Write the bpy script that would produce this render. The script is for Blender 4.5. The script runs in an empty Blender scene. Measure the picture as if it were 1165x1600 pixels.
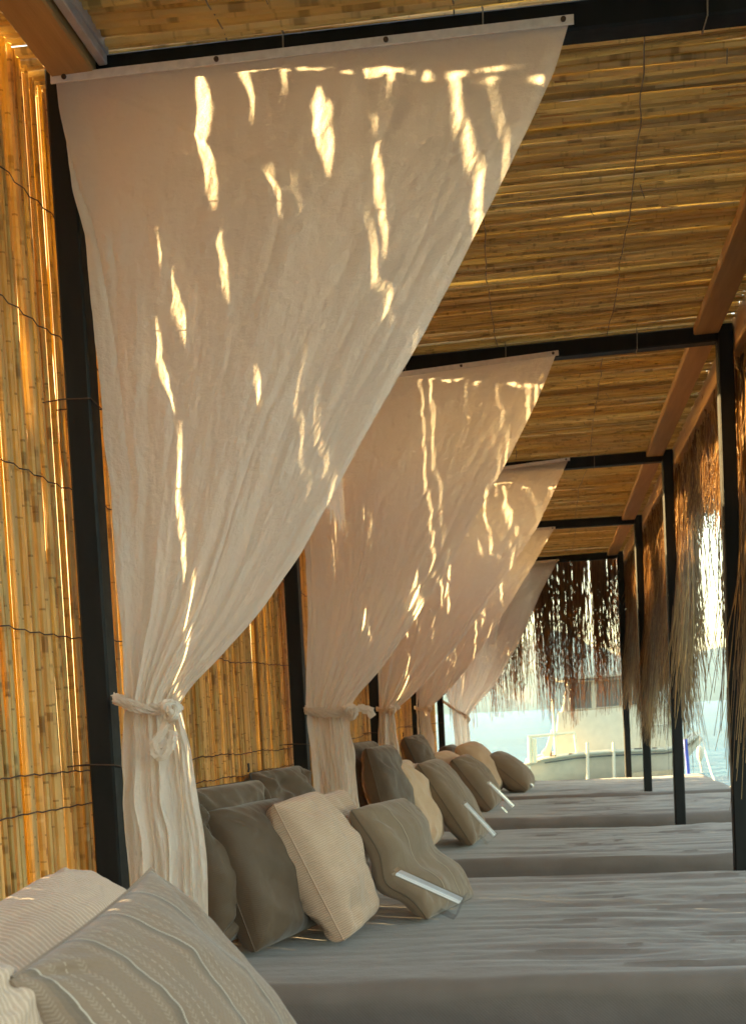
import bpy, math, random
import numpy as np
from mathutils import Vector, Matrix
R = random.Random(7)
NR = np.random.RandomState(11)
S = bpy.context.scene
COL = S.collection

# ------------------------------------------------------------------ camera
F_PX, CY = 1800.0, 1217.2                      # focal length and principal row, for a 1165 x 1600 frame
YAW, PITCH, ROLL = -0.1524, -0.0546, 0.0514
EYE = 1.10
c_, s_ = math.cos(YAW), math.sin(YAW)
XR = Vector((c_, -s_, 0)); YF = Vector((s_, c_, 0)); ZU = Vector((0, 0, 1))
FW = YF * math.cos(PITCH) + ZU * math.sin(PITCH)
U0 = -YF * math.sin(PITCH) + ZU * math.cos(PITCH)
RT = XR * math.cos(ROLL) - U0 * math.sin(ROLL)
UP = XR * math.sin(ROLL) + U0 * math.cos(ROLL)
CAMP = Vector((0, 0, EYE))
cam = bpy.data.objects.new('camera', bpy.data.cameras.new('camera'))
COL.objects.link(cam)
m = Matrix((RT, UP, -FW)).transposed().to_4x4(); m.translation = CAMP
cam.matrix_world = m
cam.data.sensor_fit = 'VERTICAL'; cam.data.sensor_height = 36
cam.data.lens = F_PX / 1600 * 36
cam.data.shift_y = (CY - 800) / 1600
cam.data.clip_start = 0.05; cam.data.clip_end = 6000
cam.data.dof.use_dof = True; cam.data.dof.focus_distance = 2.7; cam.data.dof.aperture_fstop = 11
S.camera = cam

def ray(px, py):
    return (FW + RT * ((px - 582.5) / F_PX) + UP * (-(py - CY) / F_PX))
def at(px, py, Y):
    d = ray(px, py); return CAMP + d * (Y / d.y)
def atx(px, py, X):
    d = ray(px, py); return CAMP + d * (X / d.x)
def atz(px, py, Z):
    d = ray(px, py); return CAMP + d * ((Z - EYE) / d.z)

# ------------------------------------------------------------------ world, sun
SUN_EL, SUN_AZ = math.radians(7.5), math.radians(24)      # azimuth: from -X turned towards +Y
SUN = Vector((-math.cos(SUN_AZ) * math.cos(SUN_EL), math.sin(SUN_AZ) * math.cos(SUN_EL), math.sin(SUN_EL)))
W = bpy.data.worlds.new('World'); S.world = W; W.use_nodes = True
nt = W.node_tree; bg = nt.nodes['Background']
sky = nt.nodes.new('ShaderNodeTexSky'); sky.sky_type = 'NISHITA'; sky.sun_disc = False
sky.sun_elevation = SUN_EL
sky.sun_rotation = math.atan2(SUN.x, SUN.y)
sky.air_density = 1.0; sky.dust_density = 2.0; sky.ozone_density = 1.0
nt.links.new(sky.outputs[0], bg.inputs[0]); bg.inputs[1].default_value = 0.105
sl = bpy.data.lights.new('sun', 'SUN'); sl.energy = 4.0; sl.angle = math.radians(0.5); sl.color = (1.0, 0.76, 0.42)
so = bpy.data.objects.new('sun', sl); COL.objects.link(so); so.rotation_euler = SUN.to_track_quat('Z', 'Y').to_euler()
so.location = (-6, 6, 5)
S.view_settings.view_transform = 'Standard'; S.view_settings.look = 'None'
S.view_settings.exposure = 3.6; S.view_settings.gamma = 1; S.view_settings.use_curve_mapping = False
S.view_settings.use_white_balance = True; S.view_settings.white_balance_temperature = 7950; S.view_settings.white_balance_tint = 7
S.render.engine = 'CYCLES'
S.cycles.max_bounces = 14; S.cycles.diffuse_bounces = 7; S.cycles.transmission_bounces = 8
S.cycles.transparent_max_bounces = 16; S.cycles.sample_clamp_indirect = 6
S.cycles.use_denoising = True

# ------------------------------------------------------------------ node helpers
class NT:
    def __init__(s, name):
        s.m = bpy.data.materials.new(name); s.m.use_nodes = True; s.t = s.m.node_tree
        s.t.nodes.clear(); s.out = s.n('ShaderNodeOutputMaterial')
    def n(s, k, **kw):
        nd = s.t.nodes.new(k)
        for a, v in kw.items():
            if a.startswith('_'): nd.inputs[a[1:]].default_value = v
            else: setattr(nd, a, v)
        return nd
    def l(s, a, b): s.t.links.new(a, b)
    def val(s, x, sock):
        if hasattr(x, 'is_linked') or isinstance(x, bpy.types.NodeSocket): s.l(x, sock)
        else: sock.default_value = x
    def math(s, op, a, b=0.0, c=0.0):
        nd = s.n('ShaderNodeMath', operation=op)
        s.val(a, nd.inputs[0]); s.val(b, nd.inputs[1]); s.val(c, nd.inputs[2]); return nd.outputs[0]
    def ramp(s, f, pts, interp='LINEAR'):
        nd = s.n('ShaderNodeValToRGB'); s.l(f, nd.inputs[0]); e = nd.color_ramp.elements
        nd.color_ramp.interpolation = interp
        while len(e) < len(pts): e.new(0.5)
        for i, (p, c) in enumerate(pts):
            e[i].position = p; e[i].color = (*c, 1) if len(c) == 3 else c
        return nd.outputs[0]
    def mix(s, f, a, b, mode='MIX'):
        nd = s.n('ShaderNodeMix', data_type='RGBA', blend_type=mode)
        s.val(f, nd.inputs[0])
        for x, k in ((a, 6), (b, 7)):
            if isinstance(x, tuple): nd.inputs[k].default_value = (*x, 1)
            else: s.l(x, nd.inputs[k])
        return nd.outputs[2]
    def noise(s, vec, scale, detail=2, rough=0.5, out=0):
        nd = s.n('ShaderNodeTexNoise'); nd.inputs['Scale'].default_value = scale
        nd.inputs['Detail'].default_value = detail; nd.inputs['Roughness'].default_value = rough
        if vec is not None: s.l(vec, nd.inputs['Vector'])
        return nd.outputs[out]
    def mapping(s, vec, scale=(1, 1, 1), rot=(0, 0, 0)):
        nd = s.n('ShaderNodeMapping'); s.l(vec, nd.inputs[0]); nd.inputs['Scale'].default_value = scale
        nd.inputs['Rotation'].default_value = rot; return nd.outputs[0]
    def coord(s, which='Object'): return s.n('ShaderNodeTexCoord').outputs[which]
    def bump(s, h, strength=0.3, dist=0.01):
        nd = s.n('ShaderNodeBump'); s.l(h, nd.inputs['Height']); nd.inputs['Strength'].default_value = strength
        nd.inputs['Distance'].default_value = dist; return nd.outputs[0]
    def princ(s, col, rough=0.6, normal=None, **kw):
        p = s.n('ShaderNodeBsdfPrincipled'); s.val(col if not isinstance(col, tuple) else (*col, 1), p.inputs['Base Color'])
        s.val(rough, p.inputs['Roughness'])
        if normal is not None: s.l(normal, p.inputs['Normal'])
        for k, v in kw.items(): s.val(v, p.inputs[k.replace('_', ' ')])
        return p.outputs[0]
    def end(s, sh): s.l(sh, s.out.inputs[0]); return s.m
    def mixs(s, f, a, b):
        nd = s.n('ShaderNodeMixShader'); s.val(f, nd.inputs[0]); s.l(a, nd.inputs[1]); s.l(b, nd.inputs[2]); return nd.outputs[0]
    def transl(s, col, normal=None):
        t = s.n('ShaderNodeBsdfTranslucent'); s.val(col if not isinstance(col, tuple) else (*col, 1), t.inputs[0])
        if normal is not None: s.l(normal, t.inputs['Normal'])
        return t.outputs[0]

def fract(N, x): return N.math('FRACT', x)

def mat_reed(name, c0, c1, c2, trans, tcol, ringk=.7):
    N = NT(name); uv = N.n('ShaderNodeUVMap').outputs[0]
    sp = N.n('ShaderNodeSeparateXYZ'); N.l(uv, sp.inputs[0])
    along, rv = sp.outputs[0], sp.outputs[1]
    oi = N.n('ShaderNodeObjectInfo').outputs['Random']
    rnd = fract(N, N.math('ADD', rv, oi))
    cb = N.n('ShaderNodeCombineXYZ'); N.l(along, cb.inputs[0]); N.l(N.math('MULTIPLY', rnd, 37.0), cb.inputs[1])
    base = N.ramp(rnd, [(0, c0), (0.35, c1), (0.7, c2), (0.86, c1), (1, (c0[0] * .42, c0[1] * .33, c0[2] * .3))])
    n1 = N.noise(cb.outputs[0], 9, 3)                                   # blotches along the stalk
    base = N.mix(N.ramp(n1, [(0.35, (0, 0, 0)), (0.7, (0.55,) * 3)]), base, (c0[0] * .55, c0[1] * .45, c0[2] * .45))
    # joints: a dark ring every 17 to 26 cm
    per = N.math('ADD', N.math('MULTIPLY', rnd, 0.10), 0.16)
    f = fract(N, N.math('ADD', N.math('DIVIDE', along, per), N.math('MULTIPLY', rnd, 7.3)))
    ring = N.math('LESS_THAN', f, 0.02)
    sheath = N.math('MULTIPLY', N.math('LESS_THAN', f, 0.22), N.math('GREATER_THAN', n1, 0.58))
    cb2 = N.n('ShaderNodeCombineXYZ'); N.l(N.math('MULTIPLY', along, 15.0), cb2.inputs[0]); N.l(N.math('MULTIPLY', rnd, 531.0), cb2.inputs[1])
    fl = N.noise(cb2.outputs[0], 1, 3, .6)
    base = N.mix(N.ramp(fl, [(.58, (0, 0, 0)), (.64, (.68,) * 3)]), base, (0.11, 0.05, 0.015))
    base = N.mix(N.ramp(fl, [(.28, (.5,) * 3), (.36, (0, 0, 0))]), base, (0.80, 0.66, 0.36))
    base = N.mix(N.math('MULTIPLY', ring, ringk), base, (0.10, 0.045, 0.015))
    base = N.mix(N.math('MULTIPLY', sheath, .36 * ringk), base, (0.16, 0.08, 0.03))
    fib = N.noise(N.mapping(N.coord('Object'), (60, 60, 60)), 6, 2)
    b = N.bump(N.math('ADD', fib, N.math('MULTIPLY', ring, 1.5)), 0.35, 0.002)
    p = N.princ(base, 0.42, b, Specular_IOR_Level=0.45)
    t = N.transl(N.mix(0.5, base, tcol), b)
    return N.end(N.mixs(trans, p, t))

M = {}
M['wall_reed'] = mat_reed('wall_reed', (0.50, 0.31, 0.10), (0.62, 0.42, 0.145), (0.70, 0.51, 0.21), 0.42, (0.94, 0.68, 0.19))
M['roof_reed'] = mat_reed('roof_reed', (0.60, 0.45, 0.19), (0.72, 0.57, 0.27), (0.80, 0.66, 0.35), 0.55, (0.97, 0.80, 0.42), .35)

def mat_metal():
    N = NT('dark_painted_steel'); o = N.coord()
    n = N.noise(o, 30, 4); sm = N.noise(N.mapping(o, (3, 3, .6)), 7, 3)
    col = N.ramp(sm, [(0.3, (0.006, 0.006, 0.0055)), (0.75, (0.014, 0.0135, 0.013))])
    return N.end(N.princ(col, N.math('ADD', N.math('MULTIPLY', n, 0.25), 0.38), N.bump(n, 0.12, 0.002), Specular_IOR_Level=0.2))
M['steel'] = mat_metal()

def mat_wood(name, a, b, axis=1):
    N = NT(name); o = N.coord()
    sc = [14, 14, 14]; sc[axis] = 0.9
    n = N.noise(N.mapping(o, tuple(sc)), 3, 5, 0.6); k = N.noise(o, 9, 2)
    fine = N.noise(N.mapping(o, tuple(x * 6 for x in sc)), 4, 3)
    col = N.mix(N.math('MULTIPLY', fine, 0.5), N.ramp(n, [(0.3, a), (0.7, b)]), (a[0] * .5, a[1] * .45, a[2] * .4))
    col = N.mix(N.ramp(k, [(0.70, (0, 0, 0)), (0.76, (.8,) * 3)]), col, (0.10, 0.045, 0.02))
    return N.end(N.princ(col, 0.6, N.bump(N.math('ADD', n, fine), 0.3, 0.003)))
M['timber'] = mat_wood('timber', (0.36, 0.20, 0.07), (0.50, 0.30, 0.12))
M['timber_light'] = mat_wood('timber_pale', (0.42, 0.24, 0.10), (0.55, 0.34, 0.15))

def mat_curtain():
    N = NT('white_voile'); uv = N.n('ShaderNodeUVMap').outputs[0]
    o = N.coord()
    cr = N.noise(N.mapping(uv, (11, 8, 1)), 1.6, 6, 0.58)
    cr2 = N.noise(N.mapping(uv, (6, 14, 1), (0, 0, .7)), 3.0, 5, 0.6)
    wv = N.noise(o, 420, 1)
    h = N.math('ADD', N.math('ADD', cr, N.math('MULTIPLY', cr2, .8)), N.math('MULTIPLY', wv, .10))
    b = N.bump(h, 0.6, 0.012)
    col = (0.87, 0.79, 0.71)
    d = N.n('ShaderNodeBsdfDiffuse'); d.inputs[0].default_value = (*col, 1); N.l(b, d.inputs['Normal'])
    t = N.transl((0.91, 0.82, 0.72), b)
    tr = N.n('ShaderNodeBsdfTransparent')
    a = N.mixs(0.58, d.outputs[0], t)
    g = N.n('ShaderNodeBsdfGlossy'); g.inputs['Roughness'].default_value = 0.55; g.inputs[0].default_value = (.9, .9, .9, 1); N.l(b, g.inputs['Normal'])
    a = N.mixs(0.04, a, g.outputs[0])
    return N.end(N.mixs(0.035, a, tr.outputs[0]))
M['voile'] = mat_curtain()
def mat_hem():
    N = NT('hem_strip'); n = N.noise(N.coord(), 60, 3)
    return N.end(N.princ(N.ramp(n, [(.3, (.62, .55, .49)), (.7, (.74, .67, .60))]), 0.6, N.bump(n, .2, .002)))
M['hem'] = mat_hem()

def mat_fabric(name, ca, cb, weave=900, kind='plain', rough=0.85):
    N = NT(name); uv = N.n('ShaderNodeUVMap').outputs[0]
    sp = N.n('ShaderNodeSeparateXYZ'); N.l(uv, sp.inputs[0]); u, v = sp.outputs[0], sp.outputs[1]   # metres on the cloth
    o = N.coord()
    big = N.noise(o, 7, 4); wr = N.noise(N.mapping(o, (1, 1, 1)), 22, 4, .55)
    w1 = N.math('SINE', N.math('MULTIPLY', u, weave)); w2 = N.math('SINE', N.math('MULTIPLY', v, weave))
    weaveh = N.math('MULTIPLY', w1, w2)
    grain = N.noise(N.mapping(uv, (900, 260, 1)), 1, 2)
    col = N.ramp(big, [(0.3, ca), (0.7, cb)])
    col = N.mix(N.math('MULTIPLY', grain, 0.35), col, (ca[0] * .55, ca[1] * .55, ca[2] * .55))
    h = N.math('ADD', N.math('MULTIPLY', wr, 1.2), N.math('MULTIPLY', weaveh, .08))
    if kind == 'rib':                                       # fine cords, each broken into short stitches
        rib = N.math('SINE', N.math('MULTIPLY', v, 2 * math.pi / 0.0065))
        st = N.math('SINE', N.math('ADD', N.math('MULTIPLY', u, 2 * math.pi / 0.016), N.math('MULTIPLY', N.math('FLOOR', N.math('DIVIDE', v, 0.0085)), 2.2)))
        rr = N.math('MAXIMUM', rib, N.math('MULTIPLY', st, .5))
        h = N.math('ADD', h, N.math('MULTIPLY', rr, .35))
        col = N.mix(N.ramp(rib, [(0.0, (.40,) * 3), (0.7, (0,) * 3)]), col, (ca[0] * .5, ca[1] * .42, ca[2] * .36))
    if kind == 'stripe':
        # bands across v: dark line, white line, herringbone rows
        per = 0.074
        f = N.math('MULTIPLY', fract(N, N.math('DIVIDE', v, per)), per)
        def band(c, w):
            return N.math('LESS_THAN', N.math('ABSOLUTE', N.math('SUBTRACT', f, c)), w / 2)
        fl = N.math('SINE', N.math('MULTIPLY', u, 2 * math.pi / .006))
        for cc, ww in ((.018, .0075), (.020, .0035)):
            col = N.mix(N.math('MULTIPLY', band(cc, ww), .45), col, (0.13, 0.095, 0.07))
        zig = N.math('MULTIPLY', N.math('ABSOLUTE', N.math('SUBTRACT', fract(N, N.math('DIVIDE', u, .009)), .5)), .010)
        zz = N.math('ADD', f, zig)
        def hb(c):
            inb = band(c, .0060)
            k = N.math('GREATER_THAN', N.math('SINE', N.math('MULTIPLY', N.math('ADD', N.math('MULTIPLY', N.math('ABSOLUTE', N.math('SUBTRACT', f, c)), 1.0), u), 2 * math.pi / .0042)), .1)
            return N.math('MULTIPLY', inb, k)
        light = (0.46, 0.34, 0.245)
        for c in (.008, .033, .056):
            col = N.mix(N.math('MULTIPLY', hb(c), .28), col, light)
            h = N.math('ADD', h, N.math('MULTIPLY', hb(c), .12))
        col = N.mix(N.math('MULTIPLY', band(.0228, .0011), .6), col, (0.66, 0.57, 0.46))
        col = N.mix(N.math('MULTIPLY', N.math('MULTIPLY', band(.044, .0010), N.math('GREATER_THAN', fl, -.4)), .8), col, light)
        h = N.math('ADD', h, N.math('MULTIPLY', band(.0228, .002), .1))
    if kind == 'stitch':                                    # sparse pairs of raised seams with a pale thread
        per = 0.115; f = N.math('MULTIPLY', fract(N, N.math('DIVIDE', N.math('ADD', v, .03), per)), per)
        def band2(c, w): return N.math('LESS_THAN', N.math('ABSOLUTE', N.math('SUBTRACT', f, c)), w / 2)
        col = N.mix(N.math('MULTIPLY', band2(.030, .0035), .75), col, (0.08, 0.055, 0.035))
        col = N.mix(N.math('MULTIPLY', band2(.034, .0022), .7), col, (0.55, 0.43, 0.30))
        col = N.mix(N.math('MULTIPLY', band2(.085, .0018), .5), col, (0.12, 0.085, 0.055))
        h = N.math('ADD', h, N.math('MULTIPLY', band2(.033, .008), .6))
    b = N.bump(h, 0.55, 0.004)
    return N.end(N.princ(col, rough, b, Sheen_Weight=0.25, Sheen_Roughness=0.5, Specular_IOR_Level=0.2))
M['dark'] = mat_fabric('charcoal_cloth', (0.090, 0.055, 0.032), (0.128, 0.080, 0.048), 1100, 'plain', .55)
M['cream'] = mat_fabric('cream_rib_cloth', (0.60, 0.41, 0.29), (0.68, 0.475, 0.34), 900, 'rib')
M['beige'] = mat_fabric('beige_plain_cloth', (0.56, 0.375, 0.24), (0.64, 0.44, 0.29), 900)
M['stripe'] = mat_fabric('taupe_striped_cloth', (0.235, 0.148, 0.098), (0.28, 0.18, 0.118), 1100, 'stripe')
M['taupe'] = mat_fabric('taupe_stitched_cloth', (0.205, 0.138, 0.09), (0.25, 0.172, 0.112), 1100, 'stitch')
M['cover'] = mat_fabric('grey_bed_cover', (0.165, 0.129, 0.108), (0.205, 0.162, 0.138), 700)

def simple(name, col, rough=.5, metal=0.0, nz=25, var=.15, bump=.1, **kw):
    N = NT(name); n = N.noise(N.coord(), nz, 4)
    c = N.ramp(n, [(.3, tuple(x * (1 - var) for x in col)), (.7, tuple(min(1, x * (1 + var)) for x in col))])
    return N.end(N.princ(c, rough, N.bump(n, bump, .002), Metallic=metal, **kw))
M['wire'] = simple('rusty_wire', (0.07, 0.04, 0.025), .7)
M['screw'] = simple('screw_head', (0.10, 0.06, 0.04), .5, .6)
M['alu'] = simple('grey_profile', (0.42, 0.38, 0.38), .4, .2, 40, .1)
M['zip'] = simple('dark_zip', (0.02, 0.017, 0.015), .5)
M['tie_cable'] = simple('cable_tie', (0.20, 0.17, 0.13), .5)
M['plastic_white'] = simple('boat_white', (0.60, 0.53, 0.40), .3, 0, 6, .06, .03)
M['boat_grey'] = simple('hull_grey', (0.66, 0.55, 0.41), .35, 0, 5, .08, .03)
M['boat_rail'] = simple('rail', (0.72, 0.66, 0.45), .3, 0, 30, .05, .02)
M['boat_dark'] = simple('boat_window_frame', (0.03, 0.03, 0.03), .4)
M['tan'] = simple('tan_stripe', (0.45, 0.33, 0.20), .6)
M['blue'] = simple('blue_paint', (0.03, 0.07, 0.42), .4)
M['paper'] = simple('paper', (0.86, 0.86, 0.86), .7, 0, 60, .03, .02)
M['rope'] = simple('rope', (0.45, 0.42, 0.36), .8)
M['stone'] = simple('quay_concrete', (0.33, 0.30, 0.26), .9, 0, 12, .2, .3)

def mat_fringe(name, a, b, c, tr):
    N = NT(name); uv = N.n('ShaderNodeUVMap').outputs[0]
    sp = N.n('ShaderNodeSeparateXYZ'); N.l(uv, sp.inputs[0])
    cb = N.n('ShaderNodeCombineXYZ'); N.l(N.math('MULTIPLY', sp.outputs[0], 8), cb.inputs[0]); N.l(N.math('MULTIPLY', sp.outputs[1], 90), cb.inputs[1])
    n = N.noise(cb.outputs[0], 1, 2)
    col = N.mix(N.math('MULTIPLY', n, .6), N.ramp(sp.outputs[1], [(0, a), (.5, b), (1, c)]), (a[0] * .4, a[1] * .35, a[2] * .3))
    p = N.princ(col, .45, None, Specular_IOR_Level=.5)
    return N.end(N.mixs(tr, p, N.transl(col)))
M['fringe'] = mat_fringe('dry_palm_strands', (0.20, 0.10, 0.036), (0.42, 0.23, 0.08), (0.72, 0.47, 0.18), .42)
M['fringe_dark'] = mat_fringe('brown_palm_strands', (0.24, 0.11, 0.045), (0.44, 0.22, 0.09), (0.68, 0.42, 0.16), .5)

def mat_clear():
    N = NT('clear_acrylic')
    g = N.n('ShaderNodeBsdfGlossy'); g.inputs['Roughness'].default_value = .06
    t = N.n('ShaderNodeBsdfTransparent'); t.inputs[0].default_value = (.93, .94, .95, 1)
    lw = N.n('ShaderNodeLayerWeight'); lw.inputs[0].default_value = .35
    return N.end(N.mixs(N.math('ADD', N.math('MULTIPLY', lw.outputs[0], .22), .02), t.outputs[0], g.outputs[0]))
M['clear'] = mat_clear()
def mat_glass():
    N = NT('boat_glass')
    return N.end(N.princ((0.10, 0.11, 0.10), .08, None, Specular_IOR_Level=.8))
M['glass'] = mat_glass()

def mat_sea():
    N = NT('sea_water'); o = N.coord()
    a = N.noise(N.mapping(o, (0.5, 1.3, 1)), 0.9, 5, .6); b2 = N.noise(N.mapping(o, (1.4, 3.5, 1)), 2.2, 3)
    h = N.math('ADD', a, N.math('MULTIPLY', b2, .25))
    b = N.bump(h, .95, 1.4)
    col = N.ramp(N.noise(N.mapping(o, (.02, .09, 1)), 1, 3), [(.35, (0.005, 0.11, 0.21)), (.65, (0.01, 0.15, 0.28))])
    return N.end(N.princ(col, .2, b, Specular_IOR_Level=.12))
M['sea'] = mat_sea()
def mat_hill():
    N = NT('scrub_hill'); o = N.coord()
    n = N.noise(o, .035, 6, .62); k = N.noise(o, .12, 3)
    col = N.ramp(n, [(.35, (0.05, 0.075, 0.04)), (.55, (0.11, 0.12, 0.07)), (.70, (0.25, 0.22, 0.16))])
    return N.end(N.princ(N.mix(N.math('MULTIPLY', k, .4), col, (0.05, 0.07, 0.04)), .95))
M['hill'] = mat_hill()

# ------------------------------------------------------------------ geometry helpers
def mesh(name, verts, faces, mats, uvs=None, smooth=True, fmat=None):
    me = bpy.data.meshes.new(name); me.from_pydata([tuple(v) for v in verts], [], faces)
    if uvs is not None:
        ul = me.uv_layers.new(name='UVMap')
        vi = np.empty(len(me.loops), dtype=np.int32); me.loops.foreach_get('vertex_index', vi)
        ul.data.foreach_set('uv', np.asarray(uvs, dtype=np.float32)[vi].ravel())
    for mm in (mats if isinstance(mats, (list, tuple)) else [mats]): me.materials.append(mm)
    if smooth: me.polygons.foreach_set('use_smooth', [True] * len(me.polygons))
    me.update(); return me
def link(name, me, parent=None, loc=None, rot=None):
    o = bpy.data.objects.new(name, me); COL.objects.link(o)
    if parent is not None: o.parent = parent
    if loc is not None: o.location = loc
    if rot is not None: o.rotation_euler = rot
    return o
def empty(name, loc, label, cat, group=None):
    o = bpy.data.objects.new(name, None); COL.objects.link(o); o.location = loc; o.empty_display_size = .1
    return tag(o, label, cat, group)
def tag(o, label=None, cat=None, group=None, kind=None):
    if label: o['label'] = label
    if cat: o['category'] = cat
    if group: o['group'] = group
    if kind: o['kind'] = kind
    elif cat: o['kind'] = 'thing'
    return o
class G:
    """collects geometry for one mesh (world coordinates, later moved to the parent's space)"""
    def __init__(s): s.v = []; s.f = []; s.uv = []
    def add(s, v, f, uv=None):
        k = len(s.v); s.v += [tuple(p) for p in v]; s.f += [tuple(i + k for i in q) for q in f]
        s.uv += list(uv) if uv is not None else [(0, 0)] * len(v)
    def box(s, a, b, bev=0.0):
        a, b = [min(p, q) for p, q in zip(a, b)], [max(p, q) for p, q in zip(a, b)]
        if bev <= 0:
            v = [(x, y, z) for x in (a[0], b[0]) for y in (a[1], b[1]) for z in (a[2], b[2])]
            s.add(v, [(0, 1, 3, 2), (4, 6, 7, 5), (0, 4, 5, 1), (2, 3, 7, 6), (0, 2, 6, 4), (1, 5, 7, 3)]); return
        import bmesh
        bm = bmesh.new(); bmesh.ops.create_cube(bm, size=1)
        for q in bm.verts: q.co = [a[i] + (q.co[i] + .5) * (b[i] - a[i]) for i in range(3)]
        bmesh.ops.bevel(bm, geom=list(bm.edges), offset=bev, segments=2, affect='EDGES', profile=.6)
        bm.verts.index_update()
        s.add([q.co[:] for q in bm.verts], [[q.index for q in f.verts] for f in bm.faces]); bm.free()
    def bar(s, p, q, w, h, up=Vector((0, 0, 1)), bev=0.0):
        """rectangular bar from p to q, w across, h along 'up'"""
        p, q = Vector(p), Vector(q); d = (q - p).normalized(); x = d.cross(up).normalized(); z = x.cross(d)
        k = bev; ring = []
        pts = [(-w / 2, -h / 2 + k), (-w / 2 + k, -h / 2), (w / 2 - k, -h / 2), (w / 2, -h / 2 + k), (w / 2, h / 2 - k), (w / 2 - k, h / 2), (-w / 2 + k, h / 2), (-w / 2, h / 2 - k)] if k else \
              [(-w / 2, -h / 2), (w / 2, -h / 2), (w / 2, h / 2), (-w / 2, h / 2)]
        n = len(pts)
        v = [p + x * a + z * b for a, b in pts] + [q + x * a + z * b for a, b in pts]
        f = [(i, (i + 1) % n, n + (i + 1) % n, n + i) for i in range(n)] + [tuple(range(n))[::-1], tuple(range(n, 2 * n))]
        s.add(v, f)
    def tube(s, pts, rad, n=6, r2=None, vrnd=0.0, cap=True, flat=None, pleat=0.0):
        pts = [Vector(p) for p in pts]; k = len(pts)
        rads = rad if hasattr(rad, '__len__') else [rad + ((r2 if r2 is not None else rad) - rad) * i / (k - 1) for i in range(k)]
        V, U = [], []; L = 0; prev = None
        for i, p in enumerate(pts):
            t = (pts[min(i + 1, k - 1)] - pts[max(i - 1, 0)]).normalized()
            if prev is None:
                a = t.cross(Vector((0, 0, 1)) if abs(t.z) < .9 else Vector((0, 1, 0))).normalized()
            else:
                a = (prev - t * prev.dot(t)).normalized()
            prev = a; b = t.cross(a)
            if i: L += (p - pts[i - 1]).length
            for j in range(n):
                th = 2 * math.pi * j / n
                fa = flat if flat else 1; rr_ = rads[i]
                if pleat: rr_ *= 1 - pleat * abs(math.sin(2.5 * th + i * .23 + vrnd * 5)) ** .6 + .5 * pleat * math.sin(7 * th + i * .9) * math.sin(i * 1.1 + th)
                V.append(p + a * math.cos(th) * rr_ * fa + b * math.sin(th) * rr_); U.append((L, vrnd))
        F = [(i * n + j, i * n + (j + 1) % n, (i + 1) * n + (j + 1) % n, (i + 1) * n + j) for i in range(k - 1) for j in range(n)]
        if cap: F += [tuple(range(n))[::-1], tuple(range((k - 1) * n, k * n))]
        s.add(V, F, U)
    def grid(s, P, UVs=None, closed=False):
        nu, nv = P.shape[:2]; V = P.reshape(-1, 3)
        f = []
        for i in range(nu - 1):
            for j in range(nv - (0 if closed else 1)):
                j2 = (j + 1) % nv
                f.append((i * nv + j, i * nv + j2, (i + 1) * nv + j2, (i + 1) * nv + j))
        s.add(V.tolist(), f, UVs.reshape(-1, 2).tolist() if UVs is not None else None)
    def obj(s, name, mt, parent=None, smooth=True, **kw):
        off = parent.matrix_basis.translation if parent is not None else Vector((0, 0, 0))
        if parent is not None and parent.parent is not None: off = off + parent.parent.matrix_basis.translation
        v = np.array(s.v) - np.array(off)
        me = mesh(name, v.tolist(), s.f, mt, s.uv, smooth)
        if smooth: me.set_sharp_from_angle(angle=math.radians(38))
        o = link(name, me, parent); tag(o, **kw); return o
def based(name, g, mt, loc, label, cat, group=None, smooth=True):
    """one-mesh thing with its origin at loc"""
    v = np.array(g.v) - np.array(loc)
    me = mesh(name, v.tolist(), g.f, mt, g.uv, smooth)
    if smooth: me.set_sharp_from_angle(angle=math.radians(50))
    o = link(name, me, None, loc); return tag(o, label, cat, group)

def sm(t): return t * t * (3 - 2 * t)
class Noise1:
    def __init__(s, seed): s.a = np.random.RandomState(seed).uniform(-1, 1, 4096)
    def __call__(s, x):
        x = np.asarray(x, float) + 1000; i = np.floor(x).astype(int); t = sm(x - i)
        return s.a[i % 4096] * (1 - t) + s.a[(i + 1) % 4096] * t
class Noise2:
    def __init__(s, seed): s.a = np.random.RandomState(seed).uniform(-1, 1, (256, 256))
    def __call__(s, x, y):
        x = np.asarray(x, float) + 64; y = np.asarray(y, float) + 64
        i = np.floor(x).astype(int); j = np.floor(y).astype(int); t = sm(x - i); u = sm(y - j)
        A = s.a; g = lambda p, q: A[p % 256, q % 256]
        return (g(i, j) * (1 - t) + g(i + 1, j) * t) * (1 - u) + (g(i, j + 1) * (1 - t) + g(i + 1, j + 1) * t) * u
    def fbm(s, x, y, o=4, g=.5):
        r = 0; a = 1
        for k in range(o): r = r + a * s(x * 2 ** k + 17 * k, y * 2 ** k + 5 * k); a *= g
        return r

# ------------------------------------------------------------------ layout
D = 2.1
YI = [1.1891 * D + D * i for i in range(5)]
XL, XRt = -0.4736 * D, 0.3424 * D
XW = XL - 0.085                       # reed wall plane
BED_Z = EYE - 0.3154 * D
SEA_Z = -0.62

# ------------------------------------------------------------------ roof line
hL = [at(110, 124, YI[0]).z, at(437, 592, YI[1]).z, at(567, 750, YI[2]).z, at(635, 834, YI[3]).z, at(677, 887, YI[4]).z]
qR = [(1165, 5), (1129, 522), (1037, 713), (995, 812), (966, 867)]
hR = []
for i, (x, y) in enumerate(qR):
    p = at(x, y, YI[i]); k = (XRt - XL) / (p.x - XL); hR.append(hL[i] + (p.z - hL[i]) * k)
def zroof(x, y):        # underside level of the roof reeds
    t = (y - YI[0]) / D; i = max(0, min(3, int(math.floor(t)))); f = min(max(t - i, -1.2), 1.1)
    zl = hL[i] + (hL[i + 1] - hL[i]) * f; zr = hR[i] + (hR[i + 1] - hR[i]) * f; u = (x - XL) / (XRt - XL)
    return zl + (zr - zl) * u + .036
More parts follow.
